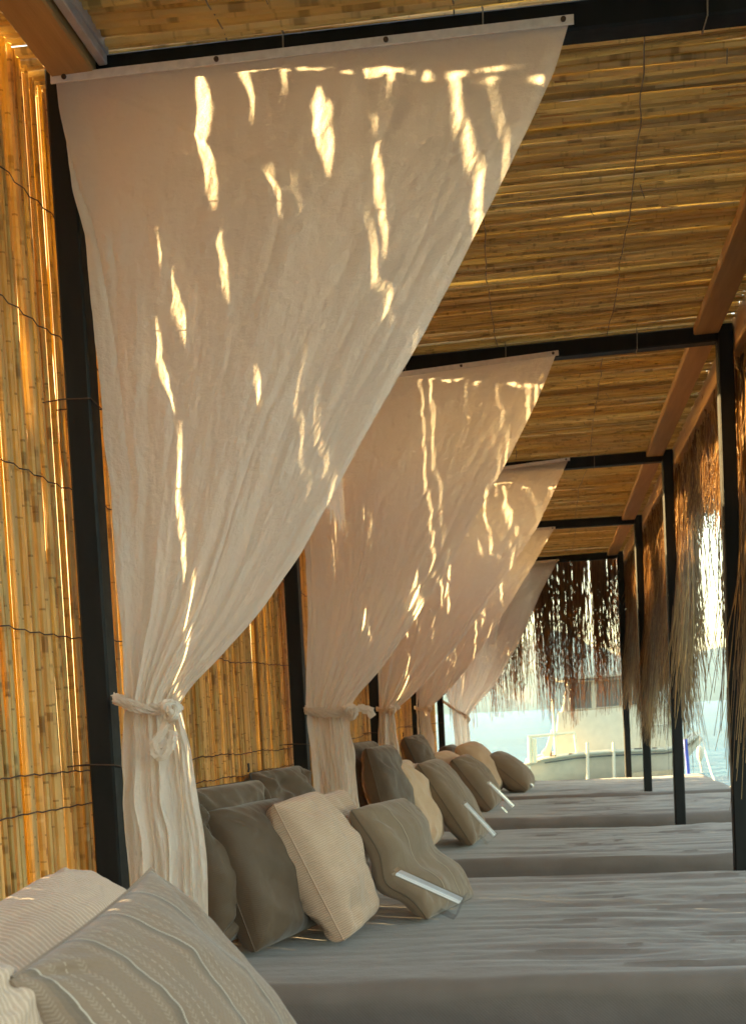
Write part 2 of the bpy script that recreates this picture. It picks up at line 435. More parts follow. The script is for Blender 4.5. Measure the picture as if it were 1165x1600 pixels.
# ------------------------------------------------------------------ setting
g = G(); g.box((-14, -5, -1.4), (2.1, 12.0, 0.0), .03)
tag(g.obj('quay', M['stone']), 'pale concrete quay under the daybeds at the water', kind='structure')
g = G(); g.add([(-1290, -600, SEA_Z), (1290, -600, SEA_Z), (1290, 1380, SEA_Z), (-1290, 1380, SEA_Z)], [(0, 1, 2, 3)])
tag(g.obj('sea', M['sea'], smooth=False), 'pale turquoise calm sea behind the daybeds', kind='structure')
def hills():
    nu, nv = 150, 26
    n2 = Noise2(5); x = np.linspace(-1100, 1300, nu)[:, None] * np.ones((1, nv)); v = np.linspace(0, 1, nv)[None, :] * np.ones((nu, 1))
    y = 900 + v * 420 + 40 * n2.fbm(x / 160, v * 0 + 3)
    ridge = 62 + 13 * n2.fbm(x / 150, x * 0 + 9, 5) + 6 * n2.fbm(x / 25, x * 0 + 2, 3)
    z = SEA_Z - 2 + ridge * np.sin(np.clip(v * 1.25, 0, 1) * math.pi / 2) ** .75 + 3.5 * n2.fbm(x / 30, y / 30, 4) * np.clip(v * 6, 0, 1)
    g = G(); g.grid(np.dstack([x, y, z])); tag(g.obj('hills', M['hill']), 'hazy scrub covered hills across the bay', kind='structure')
hills()
def haze():
    g = G(); g.box((-1300, -610, -45), (1300, 1400, 110))
    N = NT('haze_air'); v = N.n('ShaderNodeVolumePrincipled'); v.inputs['Color'].default_value = (.45, .72, 1.0, 1)
    v.inputs['Density'].default_value = 0.00035; v.inputs['Anisotropy'].default_value = .2
    N.l(v.outputs[0], N.out.inputs['Volume'])
    tag(g.obj('haze', N.m, smooth=False), 'pale sea haze fading the far hills', kind='stuff')
haze()

# ------------------------------------------------------------------ reed wall
tanE = math.tan(SUN_EL) / math.cos(SUN_AZ); tanA = math.tan(SUN_AZ)
def slit(px0, py0, py1, Yc, w):
    """the opening in the reed wall that throws the streak seen at this place on a curtain"""
    a, b = at(px0, py0, Yc), at(px0, py1, Yc); dx = a.x - XW
    return (Yc + dx * tanA, b.z + dx * tanE, a.z + dx * tanE, w * tanA * .55 + .009)
C0 = YI[0] - .045
SLITS = [slit(328, 140, 330, C0, .062), slit(345, 350, 540, C0, .012), slit(425, 230, 395, C0, .042), slit(505, 145, 300, C0, .085),
         slit(612, 200, 470, C0, .026), slit(290, 430, 540, C0, .010), slit(385, 560, 640, C0, .02), slit(265, 650, 700, C0, .012)]
RS = random.Random(21)
for Yc in (YI[1] - .045, YI[2] - .045, YI[3] - .045):
    for q in range(8):
        X = RS.uniform(-.85, -.1); z = RS.uniform(1.3, 2.25); hgt = RS.uniform(.05, .2)
        dx = X - XW; SLITS.append((Yc + dx * tanA, z + dx * tanE, z + hgt + dx * tanE, RS.uniform(.012, .032) * tanA + .006))
for q in range(22):
    z = RS.uniform(1.1, 2.1); SLITS.append((RS.choice((RS.uniform(2.1, 2.44), RS.uniform(3.2, 4.5), RS.uniform(5.2, 10.5))), z, z + RS.uniform(.1, .35), RS.uniform(.003, .007)))

def reed_pts_z(y, x, z0, z1, lean, bow, seg=9):
    P = []
    if any(abs(y - q[0]) < .05 + q[3] for q in SLITS): seg = 34
    for i in range(seg + 1):
        t = i / seg; z = z0 + (z1 - z0) * t
        yy = y + lean * (t - .5) + bow * math.sin(t * math.pi)
        for (ys, za, zb, w) in SLITS:
            if abs(y - ys) < .05 + w:
                zc, hh = (za + zb) / 2, max(.05, (zb - za) / 1.8); w = w * min(1.3, max(.25, .3 + .95 * (z - za) / max(.05, zb - za)))
                k = math.exp(-((z - zc) / hh) ** 4)
                ysz = ys + .07 * math.sin(ys * 57) * (z - zc); d = yy - ysz; sgn = 1 if y >= ys else -1
                need = w / 2 + .008
                if d * sgn < need: yy += sgn * (need - d * sgn) * k
                elif d * sgn < need + .03: yy += sgn * .5 * (need + .03 - d * sgn) * k * .5
        P.append(Vector((x, yy, z)))
    return P
def reed_wall():
    w = empty('reed_wall', (XW, 6.0, 0), 'tall golden reed screen wall behind the pillows and curtains', 'reed wall')
    reeds = []
    y = 0.6
    while y < 11.15:
        d = R.uniform(.010, .0165) if R.random() < .8 else R.uniform(.006, .010)
        reeds.append((y, XW + R.uniform(-.006, .008), d)); y += d * R.uniform(.86, 1.12)
    y = 0.6; back = []
    while y < 11.15:
        d = R.uniform(.014, .022); back.append((y, XW - .022 + R.uniform(-.004, .004), d)); y += d * R.uniform(.78, 1.02)
    vis = [r for r in reeds if 2.0 < r[0]]
    parts = set(id(r) for r in vis[:298])
    stuff = G()
    for r in reeds + back:
        y, x, d = r
        fy = (y - YI[0]) / D % 1.0; back_row = x < XW - .012; z1 = zroof(XW, y) + (R.uniform(-.022, .004) if not (.26 < fy < .97 and y > YI[0]) else (R.uniform(-.46, -.30) if y > YI[1] else R.uniform(-.06, -.02))); lean = R.gauss(0, .005 if back_row else .012); bow = R.gauss(0, .003 if back_row else .006)
        pts = reed_pts_z(y, x, .02, z1, lean, bow, 9 if id(r) in parts else 7)
        k = len(pts); rad = [d / 2 * (1.08 - .28 * i / (k - 1)) for i in range(k)]
        if id(r) in parts:
            g = G(); g.tube(pts, rad, 6, vrnd=R.random(), cap=False); g.obj('reed', M['wall_reed'], w)
        else: stuff.tube(pts, rad, 5, vrnd=R.random(), cap=False)
    tag(stuff.obj('back_reeds', M['wall_reed'], w), kind='stuff')
    n1 = Noise1(3)
    for z in (2.27, 1.98, 1.66, 1.33, 1.0, .92, .62):          # binding wires, woven in and out
        g = G(); ys = np.arange(1.6, 11.1, .035); P = []
        for i, yy in enumerate(ys):
            P.append((XW + .016 + .005 * (i % 2), yy, z + .022 * n1(yy * 1.3 + z * 9) + .006 * n1(yy * 9 + z) + .003 * (i % 2)))
        g.tube(P, .0016, 4, cap=False); g.obj('binding_wire', M['wire'], w)
reed_wall()

# ------------------------------------------------------------------ steel frames
ORD = ['nearest frame, carrying the large front curtain', 'second frame, its post beside the second curtain', 'third frame along the row', 'fourth frame along the row', 'farthest frame in front of the brown palm curtain']
TW = .058
for i in range(5):
    fr = empty('pergola_arch', (XL, YI[i], 0), 'black square steel tube ' + ORD[i], 'pergola frame', 'black steel frames between the daybeds')
    g = G(); g.bar((XL, YI[i], 0), (XL, YI[i], hL[i] + .03), TW, TW, Vector((0, 1, 0)), .005); g.obj('post', M['steel'], fr)
    g = G(); g.bar((XRt, YI[i], 0), (XRt, YI[i], hR[i] + .03), TW, TW, Vector((0, 1, 0)), .005); g.obj('post', M['steel'], fr)
    g = G(); g.bar((XL + TW / 2 + .001, YI[i], hL[i]), (XRt - TW / 2 - .001, YI[i], hR[i]), TW, .060, Vector((0, 0, 1)), .005); g.obj('header_beam', M['steel'], fr)
    for k, t in enumerate((.30, .52, .78)):
        if i > 2: break
        X = XL + (XRt - XL) * (t + R.uniform(-.05, .05)); z = hL[i] + (hR[i] - hL[i]) * (X - XL) / (XRt - XL)
        g = G(); a = .033
        loop = [(X, YI[i] - a, z - a), (X + .002, YI[i] - a, z + a), (X, YI[i] + a, z + a), (X - .002, YI[i] + a, z - a), (X, YI[i] - a, z - a)]
        g.tube(loop, .0016, 4); g.tube([(X, YI[i] - a, z + .03), (X + .002, YI[i] - a - .006, z + .075)], .0012, 4)
        g.obj('wire_tie', M['tie_cable'], fr)
    for zz in ((1.83, 1.02) if i == 0 else (1.0,)):               # wire loops round the left post into the reeds
        g = G(); a = TW / 2 + .003
        g.tube([(XL - .09, YI[i] - a, zz), (XL - a, YI[i] - a, zz + .004), (XL + a, YI[i] - a, zz), (XL + a, YI[i] + a, zz - .008), (XL - a, YI[i] + a, zz), (XL - .09, YI[i] + a, zz)], .0016, 4, cap=False)
        g.obj('wire_tie', M['wire'], fr)

# ------------------------------------------------------------------ timbers
def timber(x0, x1, y0, y1, zt, th, lab, mt='timber', name='wooden_beam', grp=None):
    g = G(); za, zb = zt(y0), zt(y1)
    n = 10
    for (ya, yb) in [(y0, y1)]:
        g.bar(((x0 + x1) / 2, ya, za - th / 2), ((x0 + x1) / 2, yb, zb - th / 2), abs(x1 - x0), th, Vector((0, 0, 1)), .004)
    return based(name, g, M[mt], ((x0 + x1) / 2, y0, za - th), lab, 'timber beam', grp, smooth=False)
pL = at(78, 120, YI[0] - .05); pR = at(146, 109, YI[0] - .05)
zt0 = pR.z
timber(pL.x, pR.x, 1.0, YI[0] - .032, lambda y: zt0 + .09, .09, 'thick planed timber beam at the top left above the reed wall', 'timber', 'wooden_beam')
g = G(); p2 = at(163, 96, YI[0] - .05)
g.bar(((pR.x + p2.x) / 2 + .004, 1.0, zt0 + .03), ((pR.x + p2.x) / 2 + .004, YI[0] - .035, zt0 + .03), .020, .03, Vector((0, 0, 1)), .002)
g.bar(((pR.x + p2.x) / 2 + .016, 1.0, zt0 + .05), ((pR.x + p2.x) / 2 + .016, YI[0] - .035, zt0 + .05), .006, .03, Vector((0, 0, 1)), .001)
based('metal_channel', g, M['alu'], ((pR.x + p2.x) / 2, 1.0, zt0), 'grey metal channel running beside the timber beam at the top left', 'metal channel', smooth=False)
BN = ['second', 'third', 'fourth']
for i in range(4):
    xa = XRt - .115; xb = XRt - .022
    y0, y1 = YI[i] + .032, YI[i + 1] - .032
    timber(xa, xb, y0, y1, lambda y: zroof(XRt - .07, y) - .004, .035,
           'flat timber board under the reed roof, ' + ['nearest bay at the upper right edge', 'between the second and third frames', 'between the third and fourth frames', 'in the farthest bay'][i], 'timber', 'roof_board', 'flat boards along the right of the roof')
timber(XRt + .034, XRt + .078, 2.6, YI[4] + .25, lambda y: zroof(XRt, y) + .02, .125, 'long timber beam outside the right posts carrying the palm fringe', 'timber_light', 'wooden_beam')

# ------------------------------------------------------------------ reed roof
def reed_roof():
    w = empty('reed_ceiling', (0, 6.0, 2.5), 'woven golden reed ceiling lying over the steel frames', 'reed roof')
    x0, x1 = XW - .06, XRt + .03
    rows = []; y = .5
    while y < YI[4] + .08:
        near = max(0, min(1, (4.6 - y) / 2.2))
        d = R.uniform(.0085, .0135) + near * R.uniform(.001, .010) * max(0, min(1, (3.1 - y) / .5 + .25))
        rows.append([y, d, 0]); y += d * R.uniform(.92, 1.16)
    n_part = 0; first = [r for r in rows if r[0] > 1.85]
    ids = set(id(r) for r in first[:298])
    stuff = G(); nz = Noise1(8)
    def pts(y, d, lay):
        P = []; seg = 7; ly = R.gauss(0, .016); b = R.gauss(0, .008); hz = abs(R.gauss(0, .006)); wv = R.uniform(0, .0028); ph = R.uniform(0, 6)
        for i in range(seg + 1):
            t = i / seg; x = x0 + (x1 - x0) * t
            yy = min(y + ly * (t - .5) + b * math.sin(t * math.pi) + wv * math.sin(t * 11 + ph), YI[4] + .1)
            P.append(Vector((x, yy, zroof(x, yy) + d / 2 + hz * math.sin(t * 7 + y * 40) * .5 + lay + .004 * float(nz(yy * 3 + x)))))
        return P
    for r in rows:
        P = pts(r[0], r[1], R.uniform(-.006, .009)); rev = R.random() < .5; k = len(P)
        rad = [r[1] / 2 * (1.05 - .25 * i / (k - 1)) for i in range(k)]
        if rev: rad = rad[::-1]
        if id(r) in ids:
            g = G(); g.tube(P, rad, 6, vrnd=R.random(), cap=False); g.obj('reed', M['roof_reed'], w)
        else: stuff.tube(P, rad, 5, vrnd=R.random(), cap=False)
    for lay, dm in ((.020, .018),):
        y = .5
        while y < YI[4] + .08:
            d = dm * R.uniform(.8, 1.2); stuff.tube(pts(y, d, lay), d / 2, 4, vrnd=R.random(), cap=False); y += d * R.uniform(.95, 1.10 + (.6 if R.random() < .16 else 0))
    tag(stuff.obj('upper_reeds', M['roof_reed'], w), kind='stuff')
    n1 = Noise1(31)
    for X in (-.62, -.12, .28):
        g = G(); ys = np.arange(1.7, YI[4], .03); P = [(X + .02 * n1(yy * 1.1 + X * 5) + .005 * n1(yy * 9), yy, zroof(X, yy) - .003 + .003 * (i % 2)) for i, yy in enumerate(ys)]
        g.tube(P, .0018, 4, cap=False); g.obj('binding_wire', M['tie_cable'], w)
    for q in range(26):                                            # loose wire ends and splinters
        X = R.uniform(-.6, .55); yy = R.uniform(2.0, 8.5); z = zroof(X, yy) - .004; g = G()
        dx, dy = R.uniform(-.01, .01), R.uniform(.02, .09)
        g.tube([(X, yy, z), (X + dx, yy + dy / 2, z - R.uniform(.002, .012)), (X + dx * 2, yy + dy, z - R.uniform(0, .01))], .0013, 4); g.obj('loose_wire', M['tie_cable'], w)
    for q in range(200):                                           # torn leaf sheaths clinging to the reeds
        X = R.uniform(-.7, .6); yy = R.uniform(1.9, 7.5); z = zroof(X, yy) + R.uniform(-.001, .003); g = G(); L = R.uniform(.02, .09); hh = R.uniform(.002, .006)
        g.add([(X, yy - hh, z), (X + L, yy - hh * .3, z - .004), (X + L, yy + hh * .3, z - .004), (X, yy + hh, z)], [(0, 1, 2, 3)], [(0, .9), (L, .9), (L, .9), (0, .9)])
        g.obj('leaf_sheath', M['fringe_dark'], w)
reed_roof()

# ------------------------------------------------------------------ curtains
def poly(pts, n):
    """smooth resample of a pixel polyline by arc length"""
    P = np.array(pts, float); d = np.r_[0, np.cumsum(np.hypot(*np.diff(P, axis=0).T))]; t = np.linspace(0, d[-1], n)
    q = np.column_stack([np.interp(t, d, P[:, 0]), np.interp(t, d, P[:, 1])])
    k = max(3, n // 14) | 1; ker = np.hanning(k + 2)[1:-1]; ker /= ker.sum()
    for a in range(2):
        e = np.r_[2 * q[0, a] - q[1:k // 2 + 1, a][::-1], q[:, a], 2 * q[-1, a] - q[-k // 2:-1, a][::-1]] if k // 2 > 0 else q[:, a]
        s2 = np.convolve(e, ker, 'same')[k // 2:k // 2 + n]
        q[1:-1, a] = s2[1:-1]
    return q
def P3(q, Y):
    return np.array([tuple(at(x, y, Y)) for x, y in q])
def curtain(i, left, right, lowL, lowR, label, nu, nv, knot, hemseg=True):
    Yc = YI[i] - .040
    w = empty('curtain', tuple(at(*left[0], Yc)), label, 'curtain', 'white tied curtains on the steel frames')
    Lp, Rp = P3(poly(left, nv), Yc), P3(poly(right, nv), Yc)
    s = np.linspace(0, 1, nv)[None, :]; u = np.linspace(0, 1, nu)[:, None]
    P = Lp[None] * (1 - u[..., None]) + Rp[None] * u[..., None]
    a, b, c2, n2 = Noise1(50 + i), Noise1(60 + i), Noise1(70 + i), Noise2(80 + i)
    wu = u + .035 * n2(s * 2.2 + u * .5, u * 3) * (1 - s)
    gather = np.clip((s - .45) / .55, 0, 1) ** 1.6
    top = np.clip(s / .06, 0, 1)
    edge = .35 + .65 * u
    y = top * (.022 * edge * a(wu * 4 + 2) * (1 - gather * .6) + .006 * (.02 + s ** 1.5) * b(wu * 13) + .0028 * s ** 2 * c2(wu * 34))
    y += gather * (.020 * b(wu * 9 + 31) + .012 * c2(wu * 24 + 11))
    # crumple: sharp little ridges where the cloth was folded, fading towards the tie
    rid = lambda p, q: 1 - 2 * np.abs(n2(p, q))
    cr = rid(u * 7 + s * 3 + .5 * n2(u * 5, s * 5), s * 4 - u * 2 + 11) * .0036 + rid(u * 15 + 3, s * 10 + u * 4) * .0036 + rid(u * 31 - s * 6, s * 22 + u * 9) * .0012 + n2.fbm(u * 30, s * 26, 3, .6) * .0014
    y += top * cr * (1 - .55 * gather)
    # long drag lines fanning up from the tie and down from the top left corner
    fan = rid(wu * 9 + .3 * n2(s * 3, u * 4), s * .9 + 5) ** 3 * .008 * np.clip(s * 1.4, .12, 1)
    y += top * fan * (1 - .5 * gather)
    ang = np.arctan2(s + .02, u + .02); rad_ = np.hypot(s, u)
    y += top * .010 * (rid(ang * 6 + 2, rad_ * .8)) ** 3 * np.exp(-(rad_ / .55) ** 2) * np.clip(rad_ * 8, 0, 1)
    y += -.05 * np.sin(np.clip(s, 0, 1) * math.pi) * (u ** 2) * .6
    # rolled right edge
    y += .010 * np.exp(-((1 - u) / .02) ** 2) * top
    P[..., 1] += y
    P[..., 0] += top * .004 * n2(u * 9 + 3, s * 12) * (1 - u)
    wid = (Rp[0] - Lp[0])[0]
    UVs = np.dstack([u * np.ones_like(s) * wid, s * np.ones_like(u) * 1.5])
    g = G(); g.grid(P, UVs)
    # below the tie
    nl = max(24, nv // 3); L2, R2 = P3(poly(lowL, nl), Yc), P3(poly(lowR, nl), Yc)
    s2 = np.linspace(0, 1, nl)[None, :]; Q = L2[None] * (1 - u[..., None]) + R2[None] * u[..., None]
    flare = .35 + .65 * np.clip(s2 / .5, 0, 1)
    y0 = P[:, -1, 1][:, None] - Yc
    yy = (.018 * b(u * 9 + 31) + .012 * c2(u * 24 + 11)) * (1.15) + .020 * s2 * a(u * 6 + s2 * .8 + 5) + .007 * c2(u * 15 + s2 * 1.6 + 3)
    bl = np.clip(s2 / .12, 0, 1)
    yy = y0 * (1 - bl) + yy * bl + .004 * n2.fbm(u * 20, s2 * 7 + 30, 3) * bl
    Q[..., 1] += yy
    Q[..., 0] += .006 * n2(u * 12, s2 * 5) * bl
    UV2 = np.dstack([u * np.ones_like(s2) * wid, 1.5 + s2 * np.ones_like(u) * .6])
    g2 = G(); g2.grid(Q, UV2)
    g.add(g2.v, g2.f, g2.uv)
    g.obj('cloth', M['voile'], w)
    # stiff top strip with screws
    A, B = Vector(Lp[0]), Vector(Rp[0]); dv = (B - A).normalized(); h = .019
    g = G(); g.bar(A - dv * .01 + Vector((0, -.004, .004)), B + dv * .01 + Vector((0, -.004, .004)), .005, h, Vector((0, 0, 1)), .001); g.obj('top_strip', M['hem'], w, smooth=False)
    for t in (.02, .33, .66, .99):
        p = A + (B - A) * t + Vector((0, -.008, .004)); g = G()
        g.tube([p, p + Vector((0, -.003, 0))], .0055, 10); g.obj('screw', M['screw'], w)
    # seam under the strip
    # tie: a twisted band of the same cloth, knotted
    k0, k1, kt, rr = knot
    a0, a1 = at(*k0, Yc - .02), at(*k1, Yc - .05)
    tie = G(); n = 22
    for ph, dy in ((0, 0), (1.2, 0), (2.6, 0), (3.7, 0), (5.0, 0)):
        path = []
        for j in range(n + 1):
            t = j / n; p = a0.lerp(a1, t); sag = -.012 * math.sin(t * math.pi)
            tw = ph + t * 7
            path.append(p + Vector((0, -.012 * math.sin(t * math.pi) + .35 * rr * math.cos(tw), sag + .55 * rr * math.sin(tw))))
        tie.tube(path, [rr * .40 * (1 + .35 * math.sin(j * 1.3 + ph * 2) + .2 * math.sin(j * 2.9 + ph)) for j in range(n + 1)], 20, flat=1.5, pleat=.38)
    back = [a0 + Vector((0, .0, 0)), a0.lerp(a1, .3) + Vector((0, .11, 0)), a0.lerp(a1, .7) + Vector((0, .12, -.005)), a1 + Vector((.0, .02, 0))]
    tie.tube(back, rr * .8, 16, pleat=.3)
    tb = tie.obj('tie_band', M['voile'], w)
    kg = G(); kp = a1 + Vector((-.006, -.012, -.006))
    ring = [kp + Vector((rr * .9 * math.cos(t), -.012 + rr * .5 * math.sin(2 * t), rr * 1.2 * math.sin(t))) for t in np.linspace(0, 2 * math.pi, 31)]
    kg.tube(ring, rr * .70, 22, cap=False, pleat=.40)
    kg.tube([kp + Vector((-rr * .5, -.01, rr * .9)), kp + Vector((rr * .3, -.03, .0)), kp + Vector((rr * .6, -.005, -rr * 1.1))], rr * .62, 20, pleat=.4)
    kg.obj('knot', M['voile'], tb)
    tg = G(); tp = [at(x, y2, Yc - .06) for x, y2 in kt]
    tq = []
    for j in range(len(tp) - 1):
        for t in np.linspace(0, 1, 9)[:-1]: tq.append(tp[j].lerp(tp[j + 1], t))
    tq.append(tp[-1])
    tg.tube(tq, [rr * (.55 + .5 * math.sin(j / (len(tq) - 1) * math.pi * .8)) for j in range(len(tq))], 24, flat=.42, pleat=.45)
    tg.obj('tail', M['voile'], tb)
    return w
curtain(0, [(88, 128), (98, 190), (116, 290), (135, 400), (150, 560), (170, 760), (188, 950), (195, 1060), (197, 1092)],
        [(888, 36), (868, 100), (800, 250), (722, 410), (643, 560), (562, 700), (475, 860), (405, 958), (335, 1035), (290, 1078), (278, 1100)],
        [(197, 1092), (193, 1160), (190, 1260), (198, 1330), (202, 1450)], [(278, 1100), (298, 1170), (306, 1240), (318, 1330), (328, 1450)],
        'large white voile curtain nearest the viewer, gathered and knotted low at the left post', 300, 330,
        ((180, 1092), (276, 1106), [(272, 1112), (258, 1135), (243, 1160), (242, 1176), (254, 1182), (266, 1168), (272, 1142)], .0145))
curtain(1, [(444, 612), (452, 700), (466, 800), (477, 880), (480, 960), (481, 1050), (482, 1104)],
        [(868, 554), (832, 640), (795, 715), (747, 802), (692, 900), (628, 1000), (588, 1054), (556, 1088), (545, 1108)],
        [(482, 1104), (486, 1160), (490, 1200), (500, 1275)], [(545, 1108), (550, 1150), (557, 1210), (562, 1275)],
        'second white voile curtain, tied with its tail pointing right over the pillows', 200, 200,
        ((478, 1110), (552, 1110), [(552, 1110), (565, 1106), (576, 1110), (583, 1120)], .020))
curtain(2, [(572, 762), (580, 850), (588, 960), (590, 1060), (592, 1106)],
        [(887, 719), (862, 775), (838, 826), (788, 905), (722, 1000), (664, 1068), (632, 1098), (615, 1110)],
        [(592, 1106), (590, 1140), (592, 1170), (600, 1205)], [(615, 1110), (618, 1140), (622, 1170), (626, 1205)],
        'third white voile curtain in the row, brightly sunlit at its tied waist', 130, 140,
        ((589, 1108), (615, 1107), [(615, 1107), (620, 1104), (624, 1108)], .016))
curtain(3, [(640, 843), (643, 920), (646, 1010), (649, 1080), (650, 1104)],
        [(865, 826), (834, 880), (804, 930), (770, 985), (735, 1038), (700, 1080), (672, 1106)],
        [(650, 1104), (651, 1130), (653, 1150), (656, 1185)], [(672, 1106), (674, 1130), (678, 1150), (682, 1185)],
        'fourth white voile curtain in the row, glowing warm above small pillows', 110, 110,
        ((648, 1106), (672, 1106), [(672, 1106), (664, 1112), (668, 1118)], .015))
curtain(4, [(682, 893), (686, 960), (690, 1030), (696, 1085), (706, 1112)],
        [(871, 876), (846, 922), (823, 977), (804, 1016), (771, 1073), (745, 1100), (733, 1116)],
        [(706, 1112), (708, 1135), (710, 1150), (712, 1180)], [(733, 1116), (732, 1135), (734, 1150), (737, 1180)],
        'farthest and smallest white voile curtain, beside the brown palm strands', 100, 100,
        ((692, 1096), (728, 1118), [(728, 1118), (733, 1124), (730, 1130)], .014))

# ------------------------------------------------------------------ daybeds
bf = [atz(800, 1526, BED_Z).y]
def daybed(k, y0, y1, x1, label):
    w = empty('daybed', ((XL + x1) / 2, (y0 + y1) / 2, 0), label, 'daybed', 'grey daybeds in a row')
    x0 = XW + .045; nx = 170 if k < 2 else 110
    zb = BED_Z - .21; r = .055
    prof = [(y0 + .004, zb)]
    for z in np.linspace(zb + .02, BED_Z - r, 7): prof.append((y0, z))
    for t in np.linspace(0, math.pi / 2, 8)[1:]: prof.append((y0 + r * (1 - math.cos(t)), BED_Z - r + r * math.sin(t)))
    ny = 90 if k < 2 else 60
    for yy in np.linspace(y0 + r, y1 - r, ny)[1:]: prof.append((yy, BED_Z))
    for t in np.linspace(0, math.pi / 2, 8)[1:]: prof.append((y1 - r + r * math.sin(t), BED_Z - r * (1 - math.cos(t))))
    for z in np.linspace(BED_Z - r, zb, 5)[1:]: prof.append((y1, z))
    pr = np.array(prof); n2 = Noise2(200 + k); xs = np.linspace(x0, x1, nx)
    Xg = xs[:, None] * np.ones((1, len(pr))); Yg = np.ones((nx, 1)) * pr[None, :, 0]; Zg = np.ones((nx, 1)) * pr[None, :, 1]
    # round the two ends
    e = np.minimum(Xg - x0, x1 - Xg); rr = .05; lift = np.where(e < rr, rr - np.sqrt(np.clip(rr ** 2 - (rr - e) ** 2, 0, None)), 0)
    Zg = Zg - lift * (Zg > zb + .05)
    wr = np.clip((Xg + .45) / .5, .25, 1)
    w1 = n2.fbm(Xg * 1.3 + .4 * n2(Xg * 2, Yg * 3), Yg * 13, 3, .55); w1 = -np.abs(w1)
    top = np.clip((Zg - (BED_Z - .04)) / .04, 0, 1)
    Zg = Zg + top * (.015 * w1 * wr + .004 + .006 * n2(Xg * 2.2, Yg * 2.4)) + .0
    Yg = Yg - (1 - top) * .006 * n2.fbm(Xg * 3, Zg * 16, 3)
    Zg = Zg + .006 * n2(Xg * 1.5 + 9, Yg * .3) * top
    uvs = np.dstack([Xg, Yg + Zg])
    g = G(); g.grid(np.dstack([Xg, Yg, Zg]), uvs)
    # end caps
    for ii in (0, nx - 1):
        ring = [(Xg[ii, j], Yg[ii, j], Zg[ii, j]) for j in range(len(pr))]
        g.add(ring, [tuple(range(len(ring)))] if ii == 0 else [tuple(range(len(ring)))[::-1]])
    g.obj('mattress', M['cover'], w)
    # thin piping seam round the front top edge and a base box under it
    g = G(); g.box((x0 + .03, y0 + .03, .0), (x1 - .03, y1 - .03, zb - .002), .008); g.obj('base', M['dark'], w)
    g = G(); g.tube([(x, y0 - .003, zb + .03 + .003 * float(n2(x * 2, 3))) for x in np.linspace(x0 + .02, x1 - .02, 40)], .004, 5, cap=False); g.obj('piping', M['cover'], w)
    return w
y1s = [atz(900, 1367, BED_Z).y, atz(900, 1291, BED_Z).y, atz(900, 1246, BED_Z).y, atz(900, 1217, BED_Z).y]
y0s = [bf[0] - .045, atz(800, 1341, BED_Z).y - .04, atz(900, 1273, BED_Z).y - .04, atz(900, 1241, BED_Z).y - .03]
LB = ['widest grey daybed in the lower right, its dark front side facing the viewer', 'second grey daybed, behind the widest one', 'third grey daybed, holding the third set of pillows', 'farthest grey daybed in front of the moored boat']
BX = [1.16, 1.25, 1.30, 1.36]
for k in range(4): daybed(k + 1, y0s[k], y1s[k], BX[k], LB[k])
daybed(0, .35, 2.22, .95, 'nearest daybed, mostly out of view under the big striped pillow')
print('BED', y0s, y1s, 'BED_Z', BED_Z, 'h', hL, hR)

